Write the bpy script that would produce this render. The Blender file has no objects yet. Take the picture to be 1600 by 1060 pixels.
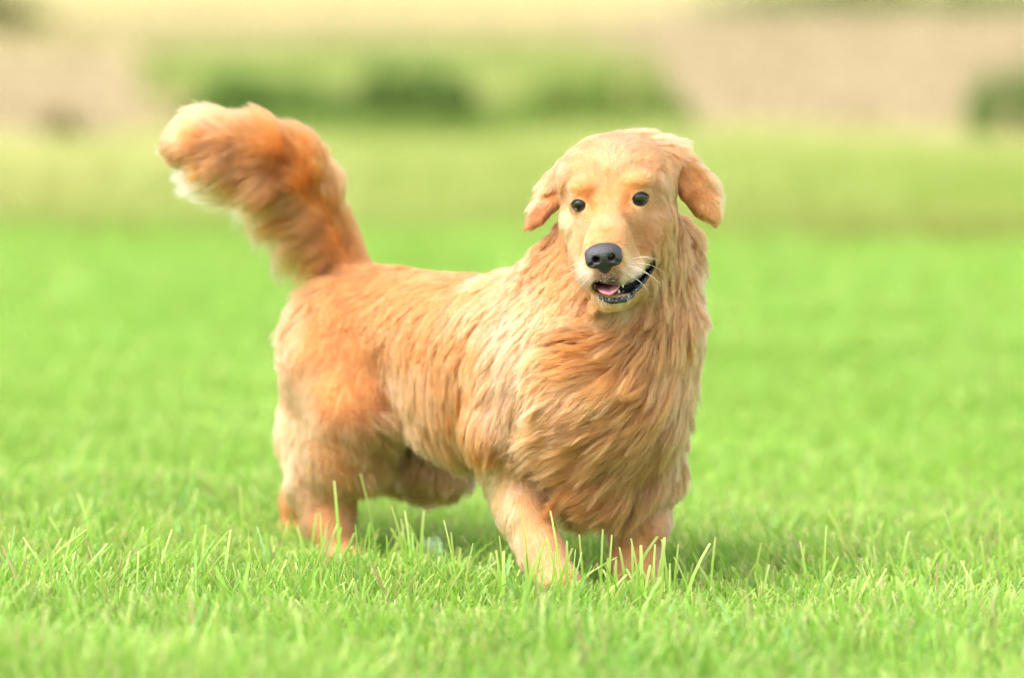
import bpy, bmesh, math, random, time
import numpy as np
from mathutils import Vector, Matrix
from mathutils.bvhtree import BVHTree
from mathutils.kdtree import KDTree
rng = np.random.default_rng(11)
random.seed(11)
scn = bpy.context.scene
COL = scn.collection
T0 = time.time()

# ------------------------------------------------------------------ camera
PITCH = math.radians(5.29)
CAM = np.array([0.0, -8.0, 1.22])
cam_data = bpy.data.cameras.new('camera')
cam_data.sensor_width = 36.0
cam_data.lens = 153.0
cam_data.clip_start = 0.1
cam_data.clip_end = 3000.0
cam_data.dof.use_dof = True
cam_data.dof.focus_distance = 7.77
cam_data.dof.aperture_fstop = 1.38
cam = bpy.data.objects.new('camera', cam_data)
COL.objects.link(cam)
cam.location = CAM
cam.rotation_euler = (math.pi/2 - PITCH, 0, 0)
scn.camera = cam

# ------------------------------------------------------------------ sky and sun
SUN_EL, SUN_AZ = math.radians(54), math.radians(-128)   # azimuth measured from +Y towards +X
world = bpy.data.worlds.new('World')
scn.world = world
world.use_nodes = True
wn, wl = world.node_tree.nodes, world.node_tree.links
wn.clear()
sky = wn.new('ShaderNodeTexSky')
sky.sky_type = 'NISHITA'
sky.sun_disc = False
sky.sun_elevation = SUN_EL
sky.sun_rotation = SUN_AZ
sky.air_density = 1.0
sky.dust_density = 4.0
sky.ozone_density = 1.0
hsv = wn.new('ShaderNodeHueSaturation')
hsv.inputs['Saturation'].default_value = 0.25      # thin overcast
bg = wn.new('ShaderNodeBackground')
bg.inputs['Strength'].default_value = 0.15
wo = wn.new('ShaderNodeOutputWorld')
wl.new(sky.outputs[0], hsv.inputs['Color'])
wl.new(hsv.outputs[0], bg.inputs['Color'])
wl.new(bg.outputs[0], wo.inputs['Surface'])

sun_data = bpy.data.lights.new('sun', 'SUN')
sun_data.energy = 0.6
sun_data.angle = math.radians(60)
sun_data.color = (1.0, 0.93, 0.82)
sun = bpy.data.objects.new('sun', sun_data)
COL.objects.link(sun)
sd = Vector((math.sin(SUN_AZ)*math.cos(SUN_EL), math.cos(SUN_AZ)*math.cos(SUN_EL), math.sin(SUN_EL)))
sun.rotation_euler = sd.to_track_quat('Z', 'Y').to_euler()
sun.location = sd * 30

scn.view_settings.view_transform = 'Standard'
scn.view_settings.look = 'None'
scn.view_settings.gamma = 1.0
scn.view_settings.use_curve_mapping = False
scn.view_settings.exposure = 1.92

scn.render.engine = 'CYCLES'
scn.cycles.max_bounces = 10
scn.cycles.diffuse_bounces = 5
scn.cycles.glossy_bounces = 4
scn.cycles.transmission_bounces = 8
scn.cycles.transparent_max_bounces = 8
scn.cycles.sample_clamp_indirect = 6.0
scn.cycles.use_denoising = True
scn.cycles.denoiser = 'OPENIMAGEDENOISE'
scn.cycles.denoising_input_passes = 'RGB_ALBEDO_NORMAL'
scn.cycles.denoising_prefilter = 'FAST'
scn.cycles_curves.shape = 'RIBBONS'
scn.cycles_curves.subdivisions = 2

# ------------------------------------------------------------------ helpers
CF = np.array([0, math.cos(PITCH), -math.sin(PITCH)])
CU = np.array([0, math.sin(PITCH), math.cos(PITCH)])
CR = np.array([1.0, 0, 0])
FPX = 6800.0

def ray_dir(u, v):
    d = CF + CR*(u-800)/FPX + CU*(530-v)/FPX
    return d/np.linalg.norm(d)

def P(u, v, Y):
    """world point seen at photograph pixel (u, v) at depth coordinate Y: used to take measurements off the photograph"""
    d = ray_dir(u, v)
    return CAM + d*((Y - CAM[1])/d[1])

def norm(a):
    return a/np.maximum(np.linalg.norm(a, axis=-1, keepdims=True), 1e-9)

def tag(o, label=None, cat=None, group=None, kind=None):
    if label: o['label'] = label
    if cat: o['category'] = cat
    if group: o['group'] = group
    if kind: o['kind'] = kind
    return o

def mesh_obj(name, verts, faces, mat, parent=None, smooth=True):
    me = bpy.data.meshes.new(name)
    verts = np.asarray(verts, dtype=np.float32)
    if isinstance(faces, np.ndarray):
        n, k = faces.shape
        me.vertices.add(len(verts)); me.vertices.foreach_set('co', verts.ravel())
        me.loops.add(n*k); me.loops.foreach_set('vertex_index', faces.astype(np.int32).ravel())
        me.polygons.add(n); me.polygons.foreach_set('loop_start', np.arange(0, n*k, k, dtype=np.int32))
        me.update(calc_edges=True)
    else:
        me.from_pydata([tuple(map(float, v)) for v in verts], [], faces)
    if smooth:
        me.polygons.foreach_set('use_smooth', np.ones(len(me.polygons), dtype=bool))
    if mat: me.materials.append(mat)
    o = bpy.data.objects.new(name, me)
    COL.objects.link(o)
    if parent: o.parent = parent
    return o

def new_mat(name):
    m = bpy.data.materials.new(name)
    m.use_nodes = True
    nt = m.node_tree
    nt.nodes.clear()
    out = nt.nodes.new('ShaderNodeOutputMaterial')
    return m, nt, out

def N(nt, typ, **kw):
    n = nt.nodes.new(typ)
    for k, v in kw.items():
        if k.startswith('i_'):
            n.inputs[k[2:].replace('_', ' ')].default_value = v
        else:
            setattr(n, k, v)
    return n

def simple_mat(name, color, rough=0.6, spec=0.4, coat=0.0, noise=0.0, scale=40, bump=0.0, bscale=300, sss=0.0):
    m, nt, out = new_mat(name)
    b = N(nt, 'ShaderNodeBsdfPrincipled')
    b.inputs['Roughness'].default_value = rough
    b.inputs['Specular IOR Level'].default_value = spec
    b.inputs['Coat Weight'].default_value = coat
    b.inputs['Coat Roughness'].default_value = 0.05
    if sss:
        b.inputs['Subsurface Weight'].default_value = sss
        b.inputs['Subsurface Radius'].default_value = (0.01, 0.004, 0.003)
        b.inputs['Subsurface Scale'].default_value = 0.5
    tc = N(nt, 'ShaderNodeTexCoord')
    nz = N(nt, 'ShaderNodeTexNoise', i_Scale=scale, i_Detail=4.0)
    nt.links.new(tc.outputs['Object'], nz.inputs['Vector'])
    mx = N(nt, 'ShaderNodeMix', data_type='RGBA')
    c2 = tuple(max(0, c*(1-noise)) for c in color)
    c1 = tuple(min(1, c*(1+noise)) for c in color)
    mx.inputs[6].default_value = (*c2, 1); mx.inputs[7].default_value = (*c1, 1)
    nt.links.new(nz.outputs['Fac'], mx.inputs[0])
    nt.links.new(mx.outputs[2], b.inputs['Base Color'])
    if bump:
        n2 = N(nt, 'ShaderNodeTexVoronoi', i_Scale=bscale)
        nt.links.new(tc.outputs['Object'], n2.inputs['Vector'])
        bp = N(nt, 'ShaderNodeBump', i_Strength=bump, i_Distance=0.001)
        nt.links.new(n2.outputs['Distance'], bp.inputs['Height'])
        nt.links.new(bp.outputs[0], b.inputs['Normal'])
    nt.links.new(b.outputs[0], out.inputs[0])
    return m
# ================================================================== GROUND, FIELDS AND GRASS
def on_ground(u, v):
    d = ray_dir(u, v)
    return CAM + d*(-CAM[2]/d[2])

def patch_mat(name, cols, scale, rough=.9, fine=30.0):
    """matt ground cover whose own colour drifts between patches"""
    m, nt, out = new_mat(name)
    b = N(nt, 'ShaderNodeBsdfPrincipled', i_Roughness=rough)
    b.inputs['Specular IOR Level'].default_value = .1
    tc = N(nt, 'ShaderNodeTexCoord')
    nz = N(nt, 'ShaderNodeTexNoise', i_Scale=scale, i_Detail=5.0, i_Roughness=.6)
    nf = N(nt, 'ShaderNodeTexNoise', i_Scale=fine, i_Detail=3.0)
    nt.links.new(tc.outputs['Object'], nz.inputs['Vector']); nt.links.new(tc.outputs['Object'], nf.inputs['Vector'])
    ad = N(nt, 'ShaderNodeMix', data_type='FLOAT'); ad.inputs[0].default_value = .3
    nt.links.new(nz.outputs['Fac'], ad.inputs[2]); nt.links.new(nf.outputs['Fac'], ad.inputs[3])
    rp = N(nt, 'ShaderNodeValToRGB')
    els = rp.color_ramp.elements
    for i, c in enumerate(cols):
        ps = .30+.40*i/(len(cols)-1)
        e = els[i] if i < 2 else els.new(ps)
        e.position = ps; e.color = (*c, 1)
    nt.links.new(ad.outputs[0], rp.inputs[0])
    nt.links.new(rp.outputs[0], b.inputs['Base Color'])
    bp = N(nt, 'ShaderNodeBump', i_Strength=.6, i_Distance=.03)
    nt.links.new(nf.outputs['Fac'], bp.inputs['Height']); nt.links.new(bp.outputs[0], b.inputs['Normal'])
    nt.links.new(b.outputs[0], out.inputs[0])
    return m

def sheet(name, outline, z, mat, jag=0.0):
    pts = []
    r = np.random.default_rng(len(outline)*7)
    n = len(outline)
    for i in range(n):
        a, b = np.array(outline[i]), np.array(outline[(i+1) % n])
        for t in np.linspace(0, 1, 8, endpoint=False):
            q = a+(b-a)*t
            pts.append((q[0]+r.normal()*jag, q[1]+r.normal()*jag*2, z))
    o = mesh_obj(name, pts, [tuple(range(len(pts)))], mat, smooth=False)
    me = o.data
    if me.polygons[0].normal.z < 0: me.flip_normals()
    tag(o, kind='structure')
    return o

ground = mesh_obj('ground', [(-900, -60, 0), (900, -60, 0), (900, 1800, 0), (-900, 1800, 0)], [(0, 1, 2, 3)],
                  patch_mat('turf', [(.170, .285, .045), (.210, .330, .055), (.255, .330, .090)], .45), smooth=False)
tag(ground, kind='structure')
sheet('dry_meadow', [(-60, 17), (60, 17), (200, 400), (-200, 400)], .004,
      patch_mat('dry_meadow', [(.20, .20, .06), (.30, .26, .105), (.33, .275, .145)], .10, fine=3.0))
def outline(px): return [tuple(on_ground(*q)[:2]) for q in px]
hay = patch_mat('hay', [(.25, .200, .100), (.285, .222, .120), (.30, .232, .140)], .12, fine=4.0)
sheet('hay_field', outline([(950, 205), (1080, 212), (1300, 216), (1520, 214), (1560, 150), (1680, 100), (1680, 40), (1400, 22), (1100, 16), (960, 45), (930, 80), (960, 130)]), .008, hay, .16)
sheet('hay_field', outline([(-120, 100), (60, 92), (200, 98), (245, 140), (215, 205), (110, 212), (-120, 200)]), .008, hay, .13)

def blade_mat(name, rough=.45, trans=.5):
    m, nt, out = new_mat(name)
    at = N(nt, 'ShaderNodeAttribute', attribute_name='blade_color')
    b = N(nt, 'ShaderNodeBsdfPrincipled', i_Roughness=rough)
    b.inputs['Specular IOR Level'].default_value = .35
    tr = N(nt, 'ShaderNodeBsdfTranslucent')
    mx = N(nt, 'ShaderNodeMixShader'); mx.inputs[0].default_value = trans
    nt.links.new(at.outputs['Color'], b.inputs['Base Color']); nt.links.new(at.outputs['Color'], tr.inputs['Color'])
    nt.links.new(b.outputs[0], mx.inputs[1]); nt.links.new(tr.outputs[0], mx.inputs[2])
    nt.links.new(mx.outputs[0], out.inputs[0])
    return m
grass_mat = blade_mat('grass_blade')

def blades(name, base, height, width, lean, col, tipcol, mat, rows=4, blunt=.55, face=None):
    """one mesh of bent ribbons: base (n,3), lean (n,2) sideways travel of the tip as a share of the height"""
    n = len(base)
    ang = rng.uniform(0, math.pi, n) if face is None else face
    wx, wy = np.cos(ang), np.sin(ang)
    V = np.empty((n, rows, 2, 3), dtype=np.float32); Cc = np.empty((n, rows, 2, 4), dtype=np.float32); Cc[..., 3] = 1
    for k in range(rows):
        t = k/(rows-1)
        w = width*(1-(1-blunt)*t**2.2)*(.8+.2*min(1, t*3))/2
        cx = base[:, 0]+lean[:, 0]*height*t**1.8; cy = base[:, 1]+lean[:, 1]*height*t**1.8
        cz = base[:, 2]+height*(t-.18*(lean**2).sum(1)*t*t)
        for s, sg in ((0, -1), (1, 1)):
            V[:, k, s, 0] = cx+sg*w*wx; V[:, k, s, 1] = cy+sg*w*wy; V[:, k, s, 2] = cz
        f = np.clip((t-.55)/.45, 0, 1)**1.5
        Cc[:, k, :, :3] = (col*(1-f)+tipcol*f)[:, None, :]
    idx = (np.arange(n)*rows*2)[:, None, None]
    q = np.array([[2*k, 2*k+1, 2*k+3, 2*k+2] for k in range(rows-1)])[None]
    faces = (idx+q).reshape(-1, 4)
    o = mesh_obj(name, V.reshape(-1, 3), faces, mat)
    ca = o.data.color_attributes.new('blade_color', 'FLOAT_COLOR', 'POINT')
    ca.data.foreach_set('color', Cc.reshape(-1))
    return o

def wob(x, y, f, seed):
    r = np.random.default_rng(seed); o = 0
    for _ in range(5):
        a = r.normal(size=2)*f; o = o+np.sin(a[0]*x+a[1]*y+r.uniform(0, 6.28))
    return o/5**.5

GA, GB, GC_, GD = np.array([.200, .385, .046]), np.array([.295, .480, .072]), np.array([.400, .500, .105]), np.array([.205, .390, .100])
TIPS = np.array([.52, .58, .20])
def grass_cols(n, x, y):
    m = np.clip(.45+.28*wob(x, y, 1.6, 3)+rng.normal(size=n)*.28, 0, 1)[:, None]
    c = GA*(1-m)+GB*m
    yl = (rng.random(n) < .13+.06*wob(x, y, .9, 8))[:, None]
    c = np.where(yl, GC_*rng.uniform(.7, 1.15, (n, 1)), c)
    bl = (rng.random(n) < .10)[:, None]
    c = np.where(bl, GD, c)
    dead = (rng.random(n) < .03+.03*np.clip(wob(x, y, 1.3, 77), 0, 2))[:, None]
    c = np.where(dead, np.array([.42, .34, .16])*rng.uniform(.7, 1.1, (n, 1)), c)
    tip = np.where((rng.random(n) < .34)[:, None], TIPS*rng.uniform(.75, 1.2, (n, 1)), c*1.15)
    return c.astype(np.float32), tip.astype(np.float32)

parts_ = []
def zone(x0, x1, y0, y1, dens, h0, h1, w0, w1, rows):
    n = int((x1-x0)*(y1-y0)*dens)
    x = rng.uniform(x0, x1, n); y = rng.uniform(y0, y1, n)
    # tufts: pull blades towards tuft centres
    k = wob(x*1.0, y*1.0, 7, 21)
    h = rng.uniform(h0, h1, n)*(1+.18*np.clip((.05-y)/.35, 0, 1)+.25*np.clip((-.45-y)/.3, 0, 1))*(1+.22*wob(x, y, 3.0, 4)+.12*k)
    tall = rng.random(n) < np.where(y < .3, .07, .03)
    h = np.where(tall, h*1.55, h)
    tr = np.exp(-(((x-.15)/.30)**2+((y+.20)/.17)**2)) + 3.2*np.exp(-(((x+.36)/.17)**2+((y-.24)/.17)**2))     # trodden down by the dog
    h = h*(1-.12*np.clip(tr, 0, 3.5))
    w = rng.uniform(w0, w1, n)*np.where(tall, 1.2, 1)*np.where(rng.random(n) < .06, 1.7, 1)
    lean = rng.normal(size=(n, 2))*.32 + np.stack([.18*wob(x, y, 5, 5), .15*wob(x, y, 5, 6)], 1)
    c, tp = grass_cols(n, x, y)
    if y0 > 1:                                   # further off the turf is finer and more even
        c = c*.55+c.mean(0)*.45; tp = tp*.5+c.mean(0)*.5
    return np.stack([x, y, np.zeros(n)-.004], 1), np.clip(h, .02, .17), w, lean, c, tp, rows
Z1 = zone(-1.7, 1.7, -1.7, 1.3, 11500, .034, .082, .0026, .0064, 5)
Z2 = zone(-2.3, 2.3, 1.3, 4.5, 3600, .035, .075, .005, .010, 4)
Z3 = zone(-3.4, 3.4, 4.5, 10.5, 1300, .035, .075, .008, .016, 4)
# blades that stand up in front of the dog, measured one by one: tip u v, foot u, depth, width
SINGLE = [(522, 752, 532, .06, .0075), (562, 742, 592, .10, .006), (464, 822, 486, .05, .007), (612, 790, 640, -.05, .0065), (632, 800, 645, .0, .006),
          (662, 800, 655, -.02, .007), (693, 815, 716, -.22, .0035), (1027, 834, 975, -.24, .0090), (942, 828, 938, -.22, .005), (956, 836, 950, -.22, .005),
          (1474, 797, 1500, .10, .007), (1560, 798, 1562, .08, .006), (1190, 850, 1178, -.02, .006), (1292, 822, 1286, -.05, .005), (1366, 855, 1372, -.1, .007),
          (860, 800, 880, -.26, .005), (812, 780, 830, -.27, .004), (905, 835, 912, -.25, .0055), (1060, 850, 1052, -.2, .005), (1118, 840, 1110, -.12, .005),
          (300, 720, 292, .40, .006), (375, 760, 380, .34, .006), (120, 770, 150, .30, .007), (40, 850, 30, -.1, .007), (1530, 840, 1540, -.1, .008), (1420, 830, 1405, 0, .006),
          (850, 850, 846, -.30, .0045), (780, 835, 790, -.28, .004), (500, 800, 505, -.02, .004), (430, 840, 440, .05, .005), (705, 830, 712, -.2, .005), (1250, 845, 1262, -.1, .006)]
for _ in range(34):
    fu = rng.uniform(740, 1085); SINGLE.append((fu+rng.normal()*22, rng.uniform(838, 900), fu, rng.uniform(-.36, -.24), rng.uniform(.0045, .0085)))
for _ in range(20):
    fu = rng.uniform(430, 720); SINGLE.append((fu+rng.normal()*24, rng.uniform(800, 862), fu, rng.uniform(-.05, .18), rng.uniform(.0045, .008)))
sb, sh, sw, sl, sf = [], [], [], [], []
for tu, tv, fu, Y, w in SINGLE:
    t = P(tu, tv, Y); foot = P(fu, 930, Y); foot[2] = -.004
    sb.append(foot); hgt = t[2]+.004; sh.append(hgt); sw.append(w); sl.append(((t[0]-foot[0])/hgt, rng.normal()*.1)); sf.append(rng.normal()*.4)
ns_ = len(sb)
sc, st = grass_cols(ns_, np.array(sb)[:, 0], np.array(sb)[:, 1])
sc[:] = GB*1.1; st[:] = TIPS*1.05
def join_z(zs, name):
    base, h, w, lean, c, tp = (np.concatenate([z[i] for z in zs]) for i in range(6))
    return base, h, w, lean, c, tp
g1 = blades('grass', Z1[0], Z1[1], Z1[2], Z1[3], Z1[4], Z1[5], grass_mat, 5)
tag(g1, 'bright green mown lawn grass around the dog', 'grass', kind='stuff')
g1b = blades('grass', np.array(sb), np.array(sh), np.array(sw), np.array(sl), sc, st, grass_mat, 6, .6, np.array(sf))
tag(g1b, 'tall pale tipped grass blades standing above the lawn near the dog', 'grass', kind='stuff')
z = join_z((Z2, Z3), '')
g2 = blades('grass', *z, grass_mat, 4)
tag(g2, 'blurred bright lawn stretching away behind the dog', 'grass', kind='stuff')

# tall meadow behind the lawn
nM = 34000
x = rng.uniform(-5, 5, nM); y = 9.0+rng.random(nM)**.8*7.2
y += .4*wob(x, y, .7, 31)+np.clip((y-12)/4, 0, 1)*1.3*wob(x, x*.3, 1.1, 32)
mixv = np.clip(.55+.33*wob(x, y*.5, .8, 12)+.045*(y-13)+rng.normal(size=nM)*.22, 0, 1)[:, None]
cM = np.array([.26, .345, .065])*(1-mixv)+np.array([.46, .45, .17])*mixv
edge = np.clip((10.6-y)/1.4, 0, 1)[:, None]
cM = cM*(1-.75*edge)+np.array([.25, .245, .055])*.75*edge
hM = rng.uniform(.09, .21, nM)*(1+.3*wob(x, y, .9, 13))*np.clip((y-8.6)/.6, .6, 1)
mead = blades('meadow_grass', np.stack([x, y, 0*x], 1), np.clip(hM, .05, .6), rng.uniform(.010, .022, nM), rng.normal(size=(nM, 2))*.3, cM.astype(np.float32), (cM*1.25).astype(np.float32), grass_mat, 4, .2)
tag(mead, 'tall yellow green meadow grass beyond the lawn', 'grass', kind='stuff')
nG = 22000                                  # weeds run on further back between the two hay fields
y = 17.5+rng.random(nG)**1.2*15
x = rng.uniform(-.077, .022, nG)*(y+8) + .5*wob(y, y, .6, 41)
mixv = np.clip(.5+.35*wob(x*.8, y*.5, .8, 42)+rng.normal(size=nG)*.2, 0, 1)[:, None]
cM = np.array([.19, .29, .05])*(1-mixv)+np.array([.38, .40, .135])*mixv
weeds_ = blades('meadow_grass', np.stack([x, y, 0*x], 1), rng.uniform(.09, .20, nG)*(1+.3*wob(x, y, .7, 43)), rng.uniform(.016, .034, nG), rng.normal(size=(nG, 2))*.3, cM.astype(np.float32), (cM*1.2).astype(np.float32), grass_mat, 4, .2)
tag(weeds_, 'rough green weeds running back between the two hay fields', 'grass', kind='stuff')
nH = 16000
x = rng.uniform(-12, 12, nH); y = 19+rng.random(nH)**1.3*40
cH = np.array([.28, .225, .12])*rng.uniform(.75, 1.15, (nH, 1))
st_ = blades('stubble', np.stack([x, y, 0*x], 1), rng.uniform(.05, .14, nH), rng.uniform(.02, .04, nH), rng.normal(size=(nH, 2))*.5, cH.astype(np.float32), cH.astype(np.float32), grass_mat, 3, .3)
tag(st_, 'pale dry stubble scattered over the hay field', 'stubble', kind='stuff')

# ------------------------------------------------------------------ shrubs far behind
leaf_mats = {}
def shrub(name, label, u0, u1, vt, vb, cols, nleaf, depth=.5, group=None, leaf=.06, cat='shrub', raise_=0):
    """bush whose foot is where photograph row vb meets the ground"""
    g = on_ground((u0+u1)/2, vb); Y = g[1]
    s = (Y-CAM[1])/FPX
    W_ = (u1-u0)*s; H_ = (vb-vt)*s
    r = np.random.default_rng(int(abs(u0*3+vt))+77)
    root_ = bpy.data.objects.new(name, None); COL.objects.link(root_); root_.location = (g[0], Y, 0)
    tag(root_, label, cat, group)
    # lobes
    nl_ = max(5, int(W_/H_*5))
    lob = []
    for i in range(nl_):
        lx = (-.5+(i+.5)/nl_)*W_*.9+r.normal()*W_*.03
        env = math.sqrt(max(.12, 1-(2*lx/W_)**2))
        lh = H_*env*r.uniform(.62, 1.0)
        lob.append((lx, r.normal()*depth*.25, lh*.55, W_/nl_*r.uniform(.7, 1.2), depth*r.uniform(.35, .6), lh*.48))
    lob = np.array(lob)
    ii = r.integers(0, nl_, nleaf)
    dv = norm(r.normal(size=(nleaf, 3)))*(r.random((nleaf, 1))**.45)
    c = lob[ii, :3]+dv*lob[ii, 3:]
    c[:, 2] = np.maximum(c[:, 2], .03)
    a = norm(r.normal(size=(nleaf, 3))); b_ = norm(np.cross(a, r.normal(size=(nleaf, 3))))
    L_ = leaf*r.uniform(.6, 1.3, (nleaf, 1))
    V = np.stack([c-a*L_*.5, c+b_*L_*.22, c+a*L_*.5, c-b_*L_*.22], 1).reshape(-1, 3)
    Fq = np.arange(nleaf*4).reshape(-1, 4)
    fo = mesh_obj('foliage', V, Fq, grass_mat, root_, smooth=False)
    base = np.array(cols[0])[None]*(1-(mm := r.random((nleaf, 1))))+np.array(cols[1])[None]*mm
    cc = np.repeat(np.c_[base, np.ones(nleaf)], 4, axis=0).astype(np.float32)
    ca = fo.data.color_attributes.new('blade_color', 'FLOAT_COLOR', 'POINT'); ca.data.foreach_set('color', cc.ravel())
    V = []; Fs = []
    for i in range(nl_):
        top = lob[i, :3]+np.array([0, 0, lob[i, 5]*.5]); foot = np.array([lob[i, 0]*.6, lob[i, 1]*.4, -.01])
        o_ = len(V)
        for t, rr in ((0, .012), (.5, .009), (1, .003)):
            q = foot+(top-foot)*t+np.array([.03*math.sin(t*3), 0, 0])
            for k in range(5):
                V.append(q+np.array([math.cos(k*1.2566), math.sin(k*1.2566), 0])*rr*max(1, H_))
        for j in range(2):
            for k in range(5):
                Fs.append((o_+j*5+k, o_+j*5+(k+1) % 5, o_+(j+1)*5+(k+1) % 5, o_+(j+1)*5+k))
    mesh_obj('stems', V, Fs, bark, root_)
    return root_
bark = simple_mat('bark', (.12, .08, .05), rough=.9, noise=.3)
DG = ((.115, .190, .035), (.200, .285, .068)); MG = ((.13, .22, .036), (.22, .32, .07)); LG = ((.17, .27, .04), (.29, .37, .09)); BR = ((.16, .13, .05), (.26, .20, .09))
shrub('shrub', 'darkest low wide green shrub behind the dog between tail and head', 485, 790, 74, 212, DG, 9000, .7)
shrub('shrub', 'mid green low shrub right behind the curled tip of the tail', 290, 505, 90, 212, MG, 6500, .7)
shrub('shrub', 'pale green loose shrub just above the head of the dog', 775, 1085, 92, 215, LG, 7000, .8)
shrub('shrub', 'dark rounded shrub cut off by the right edge of the photo', 1512, 1690, 68, 212, DG, 6000, .7)
shrub('shrub', 'small brownish dry shrub low on the left before the hay', 60, 135, 165, 232, BR, 1200, .3)
shrub('hedge', 'long dark green hedge across the far end of the hay field', 1090, 1760, -40, 14, DG, 7000, 2.5, cat='hedge', leaf=.25)
shrub('shrub', 'olive shrub cut off by the top left corner of the photo', -90, 80, -30, 45, ((.10, .13, .02), (.20, .22, .05)), 3000, 1.2, leaf=.14)

# ------------------------------------------------------------------ odd plants in the lawn
straw = simple_mat('straw', (.44, .38, .17), rough=.7, noise=.15)
def tube_simple(pts, rad, nseg=7):
    pts = np.array(pts, float); tg = norm(np.gradient(pts, axis=0)); V = []; Fc = []
    for i in range(len(pts)):
        a = norm(np.cross(tg[i], np.array([.2, .9, .3]))); b_ = np.cross(a, tg[i])
        for k in range(nseg):
            an = 6.2832*k/nseg; V.append(pts[i]+rad[i]*(a*math.cos(an)+b_*math.sin(an)))
    for i in range(len(pts)-1):
        for k in range(nseg):
            Fc.append((i*nseg+k, i*nseg+(k+1) % nseg, (i+1)*nseg+(k+1) % nseg, (i+1)*nseg+k))
    Fc.append(tuple(range(nseg))[::-1]); Fc.append(tuple((len(pts)-1)*nseg+k for k in range(nseg)))
    return V, Fc
st_p = [P(338, 900, .27), P(334, 888, .27), P(331, 868, .27), P(326, 861, .27), P(300, 863, .28), P(260, 864, .29), P(215, 858, .30), P(196, 856, .30)]
V, Fc = tube_simple(st_p, [.0045, .0048, .0048, .0045, .0042, .004, .0038, .0025])
o = mesh_obj('dry_stalk', V, Fc, straw)
tag(o, 'bent dry straw stalk lying across the grass left of the hind leg', 'stalk')

def leaf_blade(p0, p1, w, upv, mat, name, parent=None, fold=.25):
    p0, p1 = np.asarray(p0, float), np.asarray(p1, float)
    ax = p1-p0; sd = norm(np.cross(ax, upv)); nn = norm(np.cross(sd, ax))
    V = []; Fc = []
    for i in range(8):
        t = i/7; ww = w*math.sin(math.pi*min(1, max(.03, t*.97+.02)))**.8/2
        c = p0+ax*t - nn*np.linalg.norm(ax)*.18*(t-.5)**2*2
        V += [c-sd*ww+nn*ww*fold, c, c+sd*ww+nn*ww*fold]
    for i in range(7):
        for k in range(2):
            Fc.append((i*3+k, i*3+k+1, (i+1)*3+k+1, (i+1)*3+k))
    return mesh_obj(name, V, Fc, mat, parent)
pale_leaf = simple_mat('pale_leaf', (.26, .40, .22), rough=.3, spec=.6, noise=.15)
weed_leaf = simple_mat('weed_leaf', (.24, .42, .13), rough=.35, spec=.5, noise=.2)
o = leaf_blade(P(664, 880, .30), P(684, 838, .31), .045, np.array([0, -1., .4]), pale_leaf, 'broad_leaf')
tag(o, 'pale shiny broad leaf in the grass between the hind and front legs', 'leaf')
def weed(label, u, v, Y, n, size, seed):
    r = np.random.default_rng(seed)
    c = P(u, v, Y)
    e = bpy.data.objects.new('weed', None); COL.objects.link(e); e.location = (c[0], c[1], 0)
    tag(e, label, 'weed', None)
    V, Fc = tube_simple([(0, 0, -.01), (.004, 0, c[2]*.5), (0, 0, c[2])], [.003, .0025, .0015]); mesh_obj('stem', V, Fc, weed_leaf, e)
    for i in range(n):
        an = r.uniform(0, 6.28); zz = c[2]*r.uniform(.35, 1)
        p0 = np.array([0, 0, zz]); dr = np.array([math.cos(an), math.sin(an), r.uniform(.1, .9)])
        leaf_blade(p0+dr*.008, p0+norm(dr)*size*r.uniform(.7, 1.1), size*.45, np.array([0.02, .03, 1]), weed_leaf, 'leaf', e)
weed('leafy weed with broad leaves growing right of the front legs', 1195, 785, 1.5, 11, .06, 5)
weed('leafy weed with small leaves growing left of the hind legs', 70, 842, .50, 9, .045, 6)
# ================================================================== THE DOG
ALPHA = math.radians(47)
DF = np.array([math.cos(ALPHA), -math.sin(ALPHA), 0.0])     # the way the dog faces
DS = np.array([-math.sin(ALPHA), -math.cos(ALPHA), 0.0])    # its right-hand side
DO = np.array([-0.075, 0.15, 0.0])
DZ = np.array([0, 0, 1.0])

def D(a, b, z):
    return DO + a*DF + b*DS + z*DZ

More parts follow.
